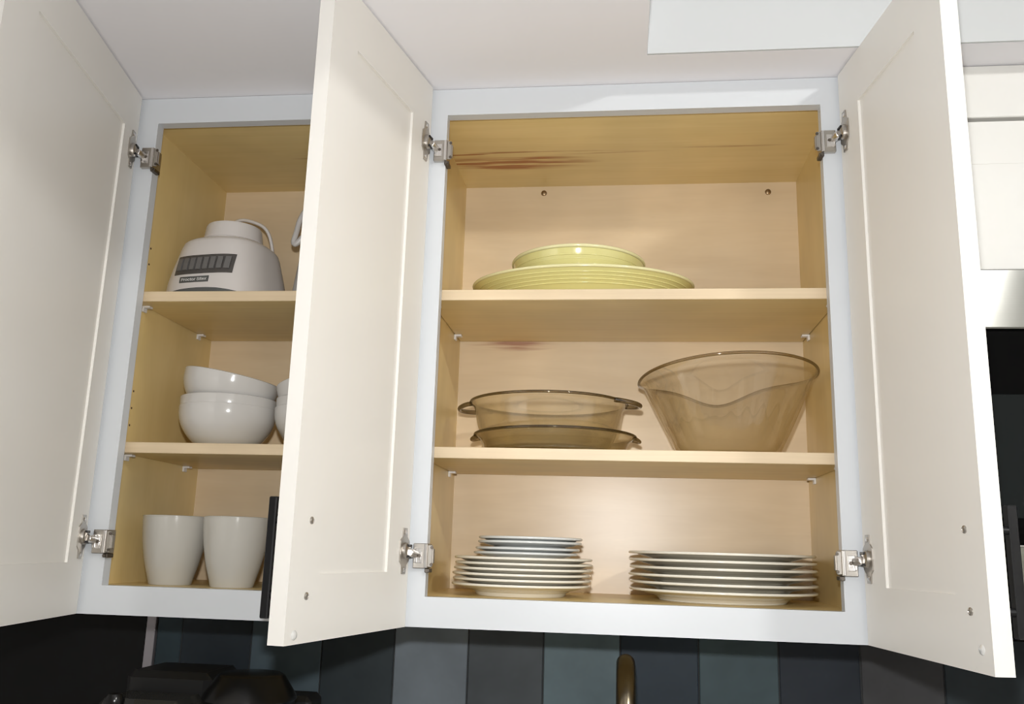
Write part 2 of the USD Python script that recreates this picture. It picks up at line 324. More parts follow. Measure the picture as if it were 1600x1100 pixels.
def carcass(T, xo0, xo1, a0, a1, zo, zt, ht, zb0=0.0, shelf=(), holes=True):
    """Box, face frame, shelves and pins of one wall cabinet. a0..a1: the opening in the face frame."""
    i0, i1 = a0 - BL, a1 + BL
    T.part('face_frame', frame(xo0, xo1, zb0, H, a0, a1, zo, zt, 0.0, 0.0178), WHITE, label='white painted face frame')
    T.part('side_panel', bx(xo0 + 0.0004, i0, 0.018, DB + 0.012, zb0 + 0.008, H - 0.001), MAPLE_SIDE)
    T.part('side_panel', bx(i1, xo1 - 0.0004, 0.018, DB + 0.012, zb0 + 0.008, H - 0.001), MAPLE_SIDE)
    T.part('top_panel', bx(i0, i1, 0.018, DB, ht, ht + 0.016), MAPLE_TOP)
    T.part('bottom_panel', bx(i0, i1, 0.018, DB, zo - 0.017, zo - 0.0002), MAPLE_SHELF)
    T.part('back_panel', bx(i0, i1, DB, DB + 0.012, zb0 + 0.008, H - 0.001), MAPLE_BACK)
    for z in shelf:
        s = T.part('shelf', bx(i0 + 0.0015, i1 - 0.0015, YA + 0.002, DB - 0.003, z - TA, z), MAPLE_SHELF)
        T.part('edge_band', bx(i0 + 0.0015, i1 - 0.0015, YA, YA + 0.002, z - TA, z, 0.0007), MAPLE_EDGE, parent=s, label='paler front edge of the shelf')
        for xs, sg_ in ((i0, 1), (i1, -1)):
            for y in (0.062, 0.255):
                pin = cat_(bx(min(xs, xs + sg_ * 0.013), max(xs, xs + sg_ * 0.013), y - 0.006, y + 0.006, z - TA - 0.0038, z - TA - 0.0003, 0.0008),
                           bx(min(xs, xs + sg_ * 0.0035), max(xs, xs + sg_ * 0.0035), y - 0.006, y + 0.006, z - TA - 0.010, z - TA - 0.003, 0.0008))
                T.part('shelf_pin', pin, CLEARPIN, label='milky plastic shelf support')

def door(T, h, th, w, st, rl, side, st2=None, zb=0.0006, zt=0.8035, t=0.020, sp=(0.265, 0.134, 0.0515), bump=0.2825, bz=0.012):
    """A shaker door standing open: h hinge corner of its inner face, th its direction, side=+1 when the outer face lies to the right of that direction."""
    d = np.array([math.cos(th), math.sin(th)]); nb = np.array([d[1], -d[0]]) * side
    def put(m):         # local: x along the door, y from the inner face to the outer face, z up
        v = m.vertices.copy(); m = m.copy()
        m.vertices = np.c_[h[0] + v[:, 0] * d[0] + v[:, 1] * nb[0], h[1] + v[:, 0] * d[1] + v[:, 1] * nb[1], v[:, 2]]
        m.fix_normals(); return m
    st2 = st2 or st
    fr = frame(0, w, zb, zt, st, w - st2, zb + rl, zt - rl, 0.0, t)
    body = T.part('door', put(fr), DOORW, label='open cream-white shaker door')
    T.part('panel', put(bx(st - 0.006, w - st2 + 0.006, 0.0035, 0.0105, zb + rl - 0.006, zt - rl + 0.006)), DOORW, parent=body)
    bar = cat_(bx(sp[0] - 0.0055, sp[0] + 0.0055, t + 0.024, t + 0.034, sp[2] - 0.026, sp[1] + 0.026, 0.0012),
               rod((sp[0], t, sp[1]), (sp[0], t + 0.025, sp[1]), 0.0045, 14), rod((sp[0], t, sp[2]), (sp[0], t + 0.025, sp[2]), 0.0045, 14))
    T.part('handle', put(bar), BLACKM, parent=body, label='black bar handle on the outer face')
    for z in sp[1:]:
        sc = lathe([(0, 0), (0.0042, 0), (0.0040, 0.0012), (0.0026, 0.0022), (0.0022, 0.0012), (0, 0.0010)], 20, closed=False)
        v = sc.vertices.copy(); sc.vertices = np.c_[v[:, 0] + sp[0], -v[:, 2], v[:, 1] + z]
        T.part('screw', put(sc), NICKEL, parent=body, label='handle screw head')
    bp = lathe([(0, 0.0024), (0.002, 0.0023), (0.004, 0.0016), (0.0052, 0.0004), (0.0054, 0)], 20, closed=False)
    v = bp.vertices.copy(); bp.vertices = np.c_[v[:, 0] + bump, -v[:, 2], v[:, 1] + bz]
    T.part('bumper', put(bp), CLEAR, parent=body, smooth=40, label='clear round door bumper')
    return put

def hinge(T, put, e, sgn, zc):
    """Face frame hinge: clip around the frame edge at x=e (sgn +1: opening to the right), cup plate on the door."""
    def mir(x): return e + sgn * x
    def b(x0, x1, *r, c=0.0008): return bx(min(mir(x0), mir(x1)), max(mir(x0), mir(x1)), *r, c)
    z = zc - 0.006
    # the arm between the door plate and the clip
    q = put(trimesh.Trimesh([[0.014, -0.0075, z]], [[0, 0, 0]], process=False)).vertices[0]
    arm = T.part('hinge', cat_(rod((q[0], q[1], zc - 0.002), (mir(-0.0135), -0.0075, z + 0.002), 0.0056, 16, 0.001), b(-0.0165, -0.0120, -0.0115, -0.0030, z - 0.009, z + 0.009)), BRIGHT, smooth=35, label='nickel face frame hinge')
    clip = cat_(b(-0.0175, 0.0005, -0.0085, -0.0006, z - 0.0168, z + 0.0168), b(0.0, 0.0032, -0.0085, 0.0165, z - 0.0168, z + 0.0168),
                b(0.0032, 0.0095, -0.0080, -0.0055, z - 0.0150, z + 0.0150), b(0.0032, 0.0110, -0.0055, 0.0020, z - 0.0100, z + 0.0100))
    T.part('clip', clip, NICKEL, parent=arm)
    T.part('clip_plate', cat_(b(-0.0020, 0.0018, -0.0096, -0.0080, z - 0.0160, z + 0.0160, c=0.0006), b(-0.0145, -0.0045, -0.0100, -0.0084, z - 0.0100, z + 0.0100, c=0.0006), b(-0.0098, -0.0058, -0.0108, -0.0098, z - 0.0055, z + 0.0055, c=0.0003)), BRIGHT, parent=arm)
    T.part('screw', cat_(*[rod((mir(-0.008), -0.0112, z + 0.0), (mir(-0.008), -0.0098, z + 0.0), 0.0024, 14)], *[rod((mir(0.0085), -0.0086, z + k), (mir(0.0085), -0.0078, z + k), 0.0022, 12) for k in (-0.0115, 0.0115)]), NICKEL_D, parent=arm)
    T.part('adjuster', cat_(b(-0.001, 0.006, -0.0060, 0.012, z - 0.0225, z - 0.0168), rod((mir(0.0025), -0.0085, z - 0.0198), (mir(0.0025), -0.0058, z - 0.0198), 0.0024, 12)), NICKEL_D, parent=arm)
    # winged cup plate screwed on the door
    prof = [(0.0125, 0.0300), (0.0225, 0.0300), (0.0240, 0.0185), (0.0300, 0.0135), (0.0310, 0.0), (0.0300, -0.0135), (0.0240, -0.0185), (0.0225, -0.0300), (0.0125, -0.0300), (0.0105, -0.0185), (0.0035, -0.0125), (0.0030, 0.0), (0.0035, 0.0125), (0.0105, 0.0185)]
    pl = trimesh.creation.extrude_polygon(sg.Polygon(prof).buffer(0.0015).buffer(-0.0008), 0.0018, engine='earcut')
    v = pl.vertices.copy(); pl.vertices = np.c_[v[:, 0], -v[:, 2], v[:, 1] + zc]
    cup = lathe([(0, 0.006), (0.0060, 0.006), (0.0085, 0.0045), (0.0092, 0.0018), (0.0092, 0.0)], 24, closed=False)
    v = cup.vertices.copy(); cup.vertices = np.c_[v[:, 0] * 1.05 + 0.0150, -v[:, 2] * 1.15, v[:, 1] * 1.25 + zc]
    T.part('door_plate', put(cat_(pl, cup)), NICKEL, parent=arm, smooth=30)
    slot = cat_(bx(0.0070, 0.0190, -0.0080, -0.0050, zc + 0.0055, zc + 0.0088, 0.0004), bx(0.0070, 0.0190, -0.0080, -0.0050, zc - 0.0088, zc - 0.0055, 0.0004))
    T.part('slot', put(slot), BLACKM, parent=arm)
    heads = []
    for k in (-0.0245, 0.0245):
        s = lathe([(0, 0.0032), (0.0022, 0.0030), (0.0034, 0.0018), (0.0034, 0)], 16, closed=False); v = s.vertices.copy()
        s.vertices = np.c_[v[:, 0] + 0.0175, -v[:, 2], v[:, 1] + zc + k]; heads.append(put(s))
    T.part('plate_screw', cat_(*heads), BRIGHT, parent=arm, smooth=30)

# right-hand cabinet: two doors
RC = Thing('wall_cabinet', 'wide white wall cabinet with two open doors, holding plates and yellow and glass dishes', 'cabinet', (0.30, 0.16, 0.0))
RX0, RX1, A0, A1 = -0.0130, 0.6130, 0.0205, 0.5792
carcass(RC, RX0, RX1, A0, A1, ZO, ZT, HT, shelf=(ZA, ZB))
pm = door(RC, (-0.0027, -0.0104), -1.7717, 0.3026, 0.0650, 0.0735, +1, sp=(0.2648, 0.1325, 0.0505), bump=0.2835, bz=0.0105)
pr_ = door(RC, (0.6042, -0.0080), -1.4333, 0.2990, 0.0640, 0.0735, -1, sp=(0.2632, 0.1405, 0.0590), bump=0.2790, bz=0.0235)
for z in (0.7062, 0.1015):
    hinge(RC, pm, A0, +1, z)
for z in (0.7062, 0.1085):
    hinge(RC, pr_, A1, -1, z)
for x, z in ((0.1448, 0.7593), (0.5519, 0.7539)):
    s = lathe([(0, 0.003), (0.0028, 0.0028), (0.0050, 0.0016), (0.0054, 0.0)], 20, closed=False); v = s.vertices.copy(); s.vertices = np.c_[v[:, 0] + x, DB - v[:, 2], v[:, 1] + z]
    RC.part('mounting_screw', s, SCREWB, smooth=40, label='brown mounting screw in the back panel')

# left-hand cabinet: one door, hinged at the left
LC = Thing('wall_cabinet', 'narrower white wall cabinet at the left, one open door, holding blender, bowls and cups', 'cabinet', (-0.25, 0.16, 0.0))
LX0, LX1, C0, C1 = -0.4920, -0.0138, -0.4541, -0.0560
carcass(LC, LX0, LX1, C0, C1, ZO, ZT, HT, shelf=(ZA, ZB))
pl_ = door(LC, (-0.4818, -0.0090), -1.3856, 0.4300, 0.0545, 0.0720, +1, st2=0.0770, sp=(0.395, 0.134, 0.0515), bump=0.415)
for z in (0.7062, 0.1080):
    hinge(LC, pl_, C0, +1, z)
for z in (0.308, 0.281, 0.335, 0.545, 0.572):
    LC.part('pin_hole', rod((C0 - BL - 0.001, 0.062, z), (C0 - BL + 0.0003, 0.062, z), 0.0018, 10), HOLE)

# short cabinet over the microwave
MC = Thing('wall_cabinet', 'short white cabinet with closed doors above the steel and black microwave', 'cabinet', (1.0, 0.16, 0.5))
MX0, MX1 = 0.6136, 1.385
MC.part('body', bx(MX0, MX1, 0.0, DB + 0.012, 0.503, H - 0.0005), WHITE2)
MC.part('filler_rail', bx(MX0 + 0.002, MX1 - 0.002, -0.0200, -0.0004, 0.7245, H - 0.0005, 0.0012), WHITE2)
for x0, x1 in ((0.6350, 0.9980), (1.0010, 1.3800)):
    v_ = MC.part('door', frame(x0, x1, 0.4978, 0.7180, x0 + 0.064, x1 - 0.064, 0.5640, 0.6540, -0.0200, -0.0006), WHITE2)
    MC.part('panel', bx(x0 + 0.058, x1 - 0.058, -0.0196, -0.004, 0.556, 0.662), WHITE2, parent=v_)
    hx = x1 - 0.03 if x1 < 1.0 else x0 + 0.03
    MC.part('handle', cat_(bx(hx - 0.0055, hx + 0.0055, -0.054, -0.044, 0.515, 0.635, 0.0012), rod((hx, -0.0200, 0.535), (hx, -0.045, 0.535), 0.0045), rod((hx, -0.0200, 0.615), (hx, -0.045, 0.615), 0.0045)), BLACKM, parent=v_, label='black bar handle')

# ================================================================== MICROWAVE
MW = Thing('microwave', 'built-in microwave with brushed steel top strip and black glass front', 'microwave', (1.0, 0.12, 0.0136))
yf = -0.030
MW.part('body', bx(0.640, 1.378, yf + 0.022, DB, 0.0136, 0.4971, 0.003), BLACKS)
strip = bx(0.640, 1.378, yf, yf + 0.0219, 0.4140, 0.4972, 0.0020)
MW.part('vent_strip', strip, STEEL, label='brushed steel strip across the top')
dr = MW.part('door', bx(0.640, 1.378, yf + 0.001, yf + 0.0218, 0.0136, 0.4130, 0.003), BLACKG, label='black glass door')
MW.part('window', bx(0.665, 1.20, yf + 0.0002, yf + 0.002, 0.165, 0.325, 0.0006), BLACKDG, parent=dr)
MW.part('control_panel', bx(0.7865, 0.95, yf - 0.0010, yf + 0.002, 0.0665, 0.1290, 0.0006), OLIVE, label='pale olive grey panel low on the front')
MW.part('trim', bx(0.7865, 0.95, yf - 0.0016, yf + 0.002, 0.1292, 0.1312, 0.0004), BRIGHT)

# ================================================================== YELLOW DISHES on the upper shelf
def oval_platter(T, a, b, h, n=112):
    outer = [(0, 0), (0.62, 0), (0.66, 0.0), (0.68, 0.10), (0.80, 0.42), (0.92, 0.74), (0.985, 0.92), (1.0, 0.97)]
    inner = [(0.997, 1.0), (0.975, 0.985), (0.90, 0.80), (0.78, 0.50), (0.66, 0.20), (0.55, 0.12), (0, 0.11)]
    def scale(p): return [(r, z * h) for r, z in p]
    body = vessel(scale(outer), scale(inner), n, 5, ax=a, ay=b)
    T.part('body', body, YELLOW, world=False, smooth=50)
    # raised concentric lines under the rim and the rolled edge
    def ring(k, z, r):
        t = np.linspace(0, 2 * np.pi, 97); return tube(np.c_[a * k * np.cos(t), b * k * np.sin(t), np.full(97, z)], r, 8, cap=False)
    T.part('rim', ring(0.992, 0.975 * h, 0.0026), YRIM, world=False, smooth=50, label='paler rolled rim')
    T.part('ridge', cat_(*[ring(k, z * h, 0.0009) for k, z in ((0.945, 0.80), (0.905, 0.70), (0.865, 0.59), (0.825, 0.48))]), YELLOW, world=False, smooth=50)

PT = Thing('serving_platter', 'large pale yellow oval serving platter on the upper shelf, under the small yellow dish', 'platter', (0.2245, 0.168, ZA))
oval_platter(PT, 0.181, 0.127, 0.0415)
SD = Thing('serving_dish', 'small round pale yellow dish stacked on the large yellow platter', 'dish', (0.2175, 0.166, ZA + 0.0108))
def round_dish(T, R, h):
    out = [(0, 0), (0.56, 0), (0.60, 0.02), (0.66, 0.12), (0.84, 0.44), (0.94, 0.72), (0.985, 0.92), (1.0, 0.97)]
    inn = [(0.995, 1.0), (0.965, 0.975), (0.91, 0.74), (0.80, 0.47), (0.62, 0.17), (0.45, 0.09), (0, 0.085)]
    T.part('body', vessel([(r * R, z * h) for r, z in out], [(r * R, z * h) for r, z in inn], 88, 5), YELLOW, world=False, smooth=50)
    def ring(k, z, r):
        t = np.linspace(0, 2 * np.pi, 89); return tube(np.c_[R * k * np.cos(t), R * k * np.sin(t), np.full(89, z)], r, 8, cap=False)
    T.part('rim', ring(0.990, 0.975 * h, 0.0030), YRIM, world=False, smooth=50, label='paler rolled rim')
    T.part('ridge', cat_(*[ring(k, z * h, 0.0009) for k, z in ((0.955, 0.79), (0.93, 0.71), (0.90, 0.615), (0.865, 0.52))]), YELLOW, world=False, smooth=50)
round_dish(SD, 0.1085, 0.0690)

# ================================================================== GLASS on the middle shelf
def handle_tab(R, z, ang, reach, half, th):
    """A looped glass grip at the rim of a dish."""
    t = np.linspace(-1, 1, 25)
    ph = ang + t * half; rr = R - 0.003 + (reach + 0.003) * np.cos(t * np.pi / 2) ** 0.7
    return tube(np.c_[rr * np.cos(ph), rr * np.sin(ph), np.full(25, z) - 0.004 * (1 - t ** 2)], th, 10)

PD = Thing('pie_dish', 'shallow smoky glass pie dish on the middle shelf, under the glass casserole', 'dish', (0.1840, 0.168, ZB))
R, h = 0.128, 0.0345
PD.part('body', vessel([(0, 0), (0.100, 0), (0.104, 0.0015), (0.110, 0.010), (0.119, 0.026), (R, h - 0.003), (R + 0.001, h - 0.0012)],
                       [(R - 0.001, h), (0.119, h - 0.003), (0.113, 0.023), (0.105, 0.009), (0.099, 0.0052), (0, 0.005)], 96, 6), GLASS2, world=False, smooth=60)
t = np.linspace(0, 2 * np.pi, 97)
PD.part('rim', tube(np.c_[R * np.cos(t), R * np.sin(t), np.full(97, h - 0.0012)], 0.0022, 8, cap=False), GLASSRIM2, world=False, smooth=60, label='darker glass edge')
PD.part('grip', handle_tab(R, h - 0.003, math.pi, 0.006, 0.16, 0.0028), GLASSRIM, world=False, smooth=60)
PD.part('grip', handle_tab(R, h - 0.003, 0.0, 0.006, 0.16, 0.0028), GLASSRIM, world=False, smooth=60)
CS = Thing('casserole_dish', 'deep smoky glass casserole with side grips, nested in the pie dish', 'dish', (0.1730, 0.168, ZB + 0.0065), rotz=-0.20)
R, h = 0.1265, 0.0805
CS.part('body', vessel([(0, 0), (0.088, 0), (0.094, 0.002), (0.0985, 0.010), (0.1125, 0.040), (0.1185, 0.068), (R - 0.002, h - 0.004), (R, h - 0.0018)],
                       [(R - 0.001, h), (R - 0.004, h), (0.1145, 0.066), (0.1082, 0.040), (0.0940, 0.010), (0.0880, 0.0058), (0, 0.0055)], 96, 6), GLASS2, world=False, smooth=60)
CS.part('rim', tube(np.c_[(R - 0.0012) * np.cos(t), (R - 0.0012) * np.sin(t), np.full(97, h - 0.0015)], 0.0021, 8, cap=False), GLASSRIM2, world=False, smooth=60, label='darker glass edge')
CS.part('grip', handle_tab(R, h - 0.003, math.pi - 0.05, 0.026, 0.36, 0.0038), GLASSRIM2, world=False, smooth=60)
CS.part('grip', handle_tab(R, h - 0.003, -0.05, 0.022, 0.30, 0.0038), GLASSRIM2, world=False, smooth=60)

def glass_bowl(T):
    n = 160; th = np.linspace(0, 2 * np.pi, n, endpoint=False)
    def section(r, ex): return r / (np.abs(np.cos(th)) ** ex + np.abs(np.sin(th)) ** ex) ** (1 / ex)
    H_ = 0.1385
    back = np.exp(-((th - np.pi / 2) / 0.42) ** 2)
    lift = -0.030 * back + 0.007 * np.cos(th) - 0.010 * np.cos(th) ** 2 + 0.005 * np.maximum(-np.sin(th), 0)
    rows = []
    def row(r, z, ex, k, fl=0.0, fs=0.0):
        rr = section(r, ex) + fl * np.cos(28 * th); zz = z + lift * k
        rr = rr + fs * k
        rows.append(np.c_[rr * np.cos(th), rr * np.sin(th) * 0.985, zz])
    # outside, foot to rim
    row(0.0, 0.0, 2, 0); row(0.064, 0.0, 2, 0); row(0.0705, 0.0012, 2.05, 0); row(0.0755, 0.006, 2.1, 0)
    for t in np.linspace(0.08, 0.93, 10):
        row(0.0755 + 0.0585 * t ** 0.92, 0.006 + (H_ - 0.006) * t, 2.05 + 0.15 * t, t ** 2.5, fl=0.0012 * math.exp(-((t - 0.55) / 0.25) ** 2))
    row(0.1362, H_ - 0.004, 2.2, 1); row(0.1382, H_ - 0.0012, 2.2, 1)
    # rim and inside
    row(0.1376, H_, 2.2, 1); row(0.1350, H_ - 0.0004, 2.2, 1)
    for t in np.linspace(0.93, 0.10, 10):
        row(0.0705 + 0.0585 * t ** 0.92, 0.0075 + (H_ - 0.0075) * t, 2.05 + 0.15 * t, t ** 2.5)
    row(0.069, 0.012, 2.1, 0); row(0.063, 0.0085, 2, 0); row(0.0, 0.008, 2, 0)
    V = np.vstack(rows); F = []
    for i in range(len(rows) - 1):
        p = np.arange(n); q = (p + 1) % n
        F += [np.c_[i * n + p, i * n + q, (i + 1) * n + q], np.c_[i * n + p, (i + 1) * n + q, (i + 1) * n + p]]
    m = trimesh.Trimesh(V, np.vstack(F), process=False); m.merge_vertices(); m.update_faces(m.nondegenerate_faces()); m.fix_normals()
    T.part('body', m, GLASS, world=False, smooth=60)
    rr = section(0.1372, 2.2); q = np.c_[rr * np.cos(th), rr * np.sin(th) * 0.985, H_ - 0.0008 + lift]; q = np.vstack([q, q[:1]])
    T.part('rim', tube(q, 0.0023, 10, cap=False), GLASSRIM, world=False, smooth=60, label='darker glass edge')
GB = Thing('glass_bowl', 'tall clear glass bowl with flared wavy rim at the right of the middle shelf', 'bowl', (0.4540, 0.168, ZB))
glass_bowl(GB)

# ================================================================== PLATES on the cabinet floor
def plate(T, R, h, mat_, foot=0.62, rim=None):
    e = 0.0022
    out = [(0, 0.0014), (foot * R - 0.004, 0.0014), (foot * R - 0.002, 0), (foot * R + 0.001, 0), (foot * R + 0.0025, 0.002), ((foot + 0.07) * R, h * 0.40), (0.84 * R, h * 0.62), (0.94 * R, h * 0.85), (R - 0.001, h - 0.0030), (R, h - 0.0016)]
    inn = [(R - 0.0004, h - 0.0004), (R - 0.0025, h), (0.90 * R, h - 0.0028), (0.76 * R, h * 0.50 + e), (0.66 * R, 0.0052), (0.5 * R, 0.0040), (0, 0.0040)]
    T.part('body', vessel(out, inn, 88, 5), mat_, world=False, smooth=50)
    t = np.linspace(0, 2 * np.pi, 89)
    T.part('rim', tube(np.c_[(R - 0.0018) * np.cos(t), (R - 0.0018) * np.sin(t), np.full(89, h - 0.0017)], 0.0020, 8, cap=False), mat_, world=False, smooth=60)

nth = ['lowest', 'second from the bottom', 'third from the bottom', 'fourth from the bottom', 'fifth from the bottom', 'topmost']
SPL, SPR = 0.00765, 0.0106
first = None
for k in range(6):
    loc = (0.1385 + 0.0042 * k / 5 + 0.0010 * math.sin(k * 2.1), 0.137 + 0.0008 * math.cos(k * 1.7), ZO + SPL * k)
    lb = f'cream luncheon plate in the left stack, {nth[k]} of its six'
    if k == 0:
        first = Thing('luncheon_plate', lb, 'plate', loc, group='cream plates in the left stack'); plate(first, 0.1045, 0.0180, CREAM)
    else:
        copy_of(first, loc, lb)
zs0 = ZO + SPL * 5 + 0.0105
offs = [(0.1445, 0.0), (0.1470, 0.0068), (0.1505, 0.0163), (0.1515, 0.0225)]
nm = ['lowest', 'second from the bottom', 'third from the bottom', 'topmost']
for k, (x, dz) in enumerate(offs):
    lb = f'small cool-white saucer on the left plates, {nm[k]} of the four'
    loc = (x, 0.142, zs0 + dz)
    if k == 0:
        sf = Thing('saucer', lb, 'saucer', loc, group='small saucers on the left plate stack'); plate(sf, 0.0795, 0.0150, SAUCER, foot=0.60)
    else:
        copy_of(sf, loc, lb)
for k in range(6):
    loc = (0.4400 + 0.0012 * math.sin(k * 2.3), 0.1690 + 0.0004 * math.cos(k * 1.9), ZO + SPR * k)
    lb = f'large cream dinner plate in the right stack, {nth[k]} of its six'
    if k == 0:
        pf = Thing('dinner_plate', lb, 'plate', loc, group='dinner plates in the right stack'); plate(pf, 0.1385, 0.0178, CREAM, foot=0.66)
    else:
        copy_of(pf, loc, lb)

# ================================================================== CUPS on the floor of the left cabinet
def cup(T):
    out = [(0, 0.0012), (0.0270, 0.0012), (0.0288, 0), (0.0308, 0.0), (0.0320, 0.003), (0.0348, 0.013), (0.0408, 0.035), (0.0460, 0.062), (0.0486, 0.086), (0.0493, 0.1005), (0.0492, 0.1018)]
    inn = [(0.0485, 0.1028), (0.0472, 0.1022), (0.0460, 0.090), (0.0432, 0.062), (0.0378, 0.035), (0.0308, 0.012), (0.024, 0.0062), (0, 0.0055)]
    T.part('body', vessel(out, inn, 80, 5), CUPW, world=False, smooth=50)
    t = np.linspace(0, 2 * np.pi, 73)
    T.part('rim', tube(np.c_[0.0483 * np.cos(t), 0.0483 * np.sin(t), np.full(73, 0.1018)], 0.0014, 8, cap=False), CUPW, world=False, smooth=60)
c0 = Thing('cup', 'tall off-white cup at the front left of the left cabinet floor', 'cup', (-0.3985, 0.094, ZO), group='off-white cups'); cup(c0)
copy_of(c0, (-0.2905, 0.074, ZO), 'tall off-white cup at the front, right of the leftmost cup')
copy_of(c0, (-0.3450, 0.190, ZO), 'off-white cup standing behind, glimpsed between the two front cups')
copy_of(c0, (-0.2330, 0.178, ZO), 'off-white cup standing behind the right front cup, mostly hidden')

# ================================================================== BOWLS on the middle shelf of the left cabinet
def rice_bowl(T):
    R, h = 0.0755, 0.0640
    out = [(0, 0.0012), (0.034, 0.0012), (0.036, 0), (0.040, 0), (0.0435, 0.0025), (0.056, 0.0125), (0.0685, 0.030), (0.0742, 0.046), (0.0755, 0.0615), (R - 0.0003, h - 0.001)]
    inn = [(R - 0.0012, h), (R - 0.003, h - 0.0008), (0.0713, 0.046), (0.0655, 0.031), (0.053, 0.0150), (0.038, 0.0062), (0, 0.005)]
    T.part('body', vessel(out, inn, 80, 5), PORC, world=False, smooth=50)
    t = np.linspace(0, 2 * np.pi, 73)
    T.part('rim', tube(np.c_[(R - 0.0016) * np.cos(t), (R - 0.0016) * np.sin(t), np.full(73, h - 0.0012)], 0.0016, 8, cap=False), PORC, world=False, smooth=60)
b0 = Thing('rice_bowl', 'white porcelain bowl, lowest of the left stack of three on the middle shelf', 'bowl', (-0.3395, 0.112, ZB), group='white bowls'); rice_bowl(b0)
copy_of(b0, (-0.3390, 0.112, ZB + 0.0145), 'white porcelain bowl, middle of the left stack of three')
copy_of(b0, (-0.3475, 0.112, ZB + 0.0520), 'tilted white porcelain bowl on top of the left bowl stack', tilt=math.radians(10))
copy_of(b0, (-0.1835, 0.118, ZB), 'white porcelain bowl, lowest of the right stack, half behind the middle door')
copy_of(b0, (-0.1820, 0.118, ZB + 0.0145), 'white porcelain bowl, middle of the right stack, half behind the middle door')
copy_of(b0, (-0.1730, 0.118, ZB + 0.0480), 'tilted white porcelain bowl on top of the right stack behind the middle door', tilt=math.radians(-11))

# ================================================================== BLENDER BASE on the upper shelf of the left cabinet
BLN = Thing('blender', 'white blender motor base with grey push buttons, on the left upper shelf', 'blender', (-0.3755, 0.146, ZA), rotz=math.radians(-9))
ZK = [0.0, 0.004, 0.012, 0.030, 0.055, 0.078, 0.093, 0.103, 0.1085, 0.111]
AK = [0.0840, 0.0860, 0.0865, 0.0850, 0.0805, 0.0755, 0.0725, 0.0695, 0.0650, 0.0560]
NEXP = [3.4, 3.4, 3.4, 3.4, 3.3, 3.2, 3.1, 3.0, 2.7, 2.3]
def a_of(z): return np.interp(z, ZK, AK)
def n_of(z): return np.interp(z, ZK, NEXP)
n = 96; th = np.linspace(0, 2 * np.pi, n, endpoint=False); rows = [np.zeros((n, 3))]
for z in np.r_[np.linspace(0, 0.004, 3), np.linspace(0.008, 0.093, 18), np.linspace(0.096, 0.111, 8)]:
    a, e = a_of(z), n_of(z); r = a / (np.abs(np.cos(th)) ** e + np.abs(np.sin(th)) ** e) ** (1 / e)
    rows.append(np.c_[r * np.cos(th), r * np.sin(th), np.full(n, z)])
rows.append(np.tile([0, 0, 0.111], (n, 1))); V = np.vstack(rows); F = []
for i in range(len(rows) - 1):
    p = np.arange(n); q = (p + 1) % n
    F += [np.c_[i * n + p, i * n + q, (i + 1) * n + q], np.c_[i * n + p, (i + 1) * n + q, (i + 1) * n + p]]
m = trimesh.Trimesh(V, np.vstack(F), process=False); m.merge_vertices(); m.update_faces(m.nondegenerate_faces()); m.fix_normals()
BLN.part('body', m, APPL, world=False, smooth=40)
BLN.part('collar', lathe([(0, 0.108), (0.0495, 0.108), (0.0500, 0.112), (0.0465, 0.1400), (0.0450, 0.1435), (0.0425, 0.1440), (0.0410, 0.1420), (0.0400, 0.128), (0, 0.126)], 72, closed=False), APPL, world=False, smooth=35, label='round white collar that holds the jar')
BLN.part('collar_bead', lathe([(0.0485, 0.1155), (0.0508, 0.1165), (0.0508, 0.1185), (0.0480, 0.1195)], 72), APPL, world=False, smooth=40)
def front(x, z):
    a, e = a_of(z), n_of(z); y = -a * (1 - min(abs(x / a), 0.9999) ** e) ** (1 / e)
    def P(x, z):
        a, e = a_of(z), n_of(z); return np.array([x, -a * (1 - min(abs(x / a), 0.9999) ** e) ** (1 / e), z])
    du, dv = P(x + 1e-4, z) - P(x - 1e-4, z), P(x, z + 1e-4) - P(x, z - 1e-4)
    nn = np.cross(du, dv); return np.array([x, y, z]), nn / np.linalg.norm(nn)
pn = BLN.part('button_panel', grid_solid(front, np.linspace(-0.050, 0.055, 26), np.linspace(0.0390, 0.0725, 8), 0.0012), APPL_D, world=False, label='dark grey control panel')
for k in range(8):
    x0 = -0.045 + k * 0.0123
    BLN.part('button', grid_solid(front, np.linspace(x0, x0 + 0.0085, 4), np.linspace(0.0455, 0.0665, 5), 0.0040), APPL_B, parent=pn, world=False)
bd = BLN.part('badge', grid_solid(front, np.linspace(-0.036, 0.018, 14), np.linspace(0.0240, 0.0340, 3), 0.0010), BADGE, world=False, label='grey name badge')
tm = meshkit.text_mesh('Proctor Silex', 0.0046, 0.0003, bold=True)
w_ = tm.bounds[1][0]; V = []
for x, y, z in tm.vertices:
    p, nn = front(-0.033 + x / w_ * 0.048, 0.0267 + y); V.append(p + nn * (0.0011 + z))
BLN.part('lettering', trimesh.Trimesh(np.array(V), tm.faces, process=False), INK, parent=bd, world=False, label='pale lettering')
def arch(x, t):
    return front(x, 0.0008 + t * (0.0135 - 0.0110 * (x / 0.088) ** 2))
BLN.part('foot_band', grid_solid(arch, np.linspace(-0.086, 0.080, 32), np.linspace(0, 1, 4), 0.0010), APPL_F, world=False, label='grey arched band along the foot')
cord = smooth_prof3([(-0.035, 0.085, 0.05), (-0.050, 0.078, 0.11), (-0.050, 0.062, 0.162), (-0.030, 0.055, 0.183), (0.0, 0.058, 0.178), (0.022, 0.068, 0.162), (0.028, 0.082, 0.12), (0.028, 0.086, 0.06)])
BLN.part('cord', tube(cord, 0.0032, 10), APPL, world=False, smooth=50, label='white cord looped behind the collar')

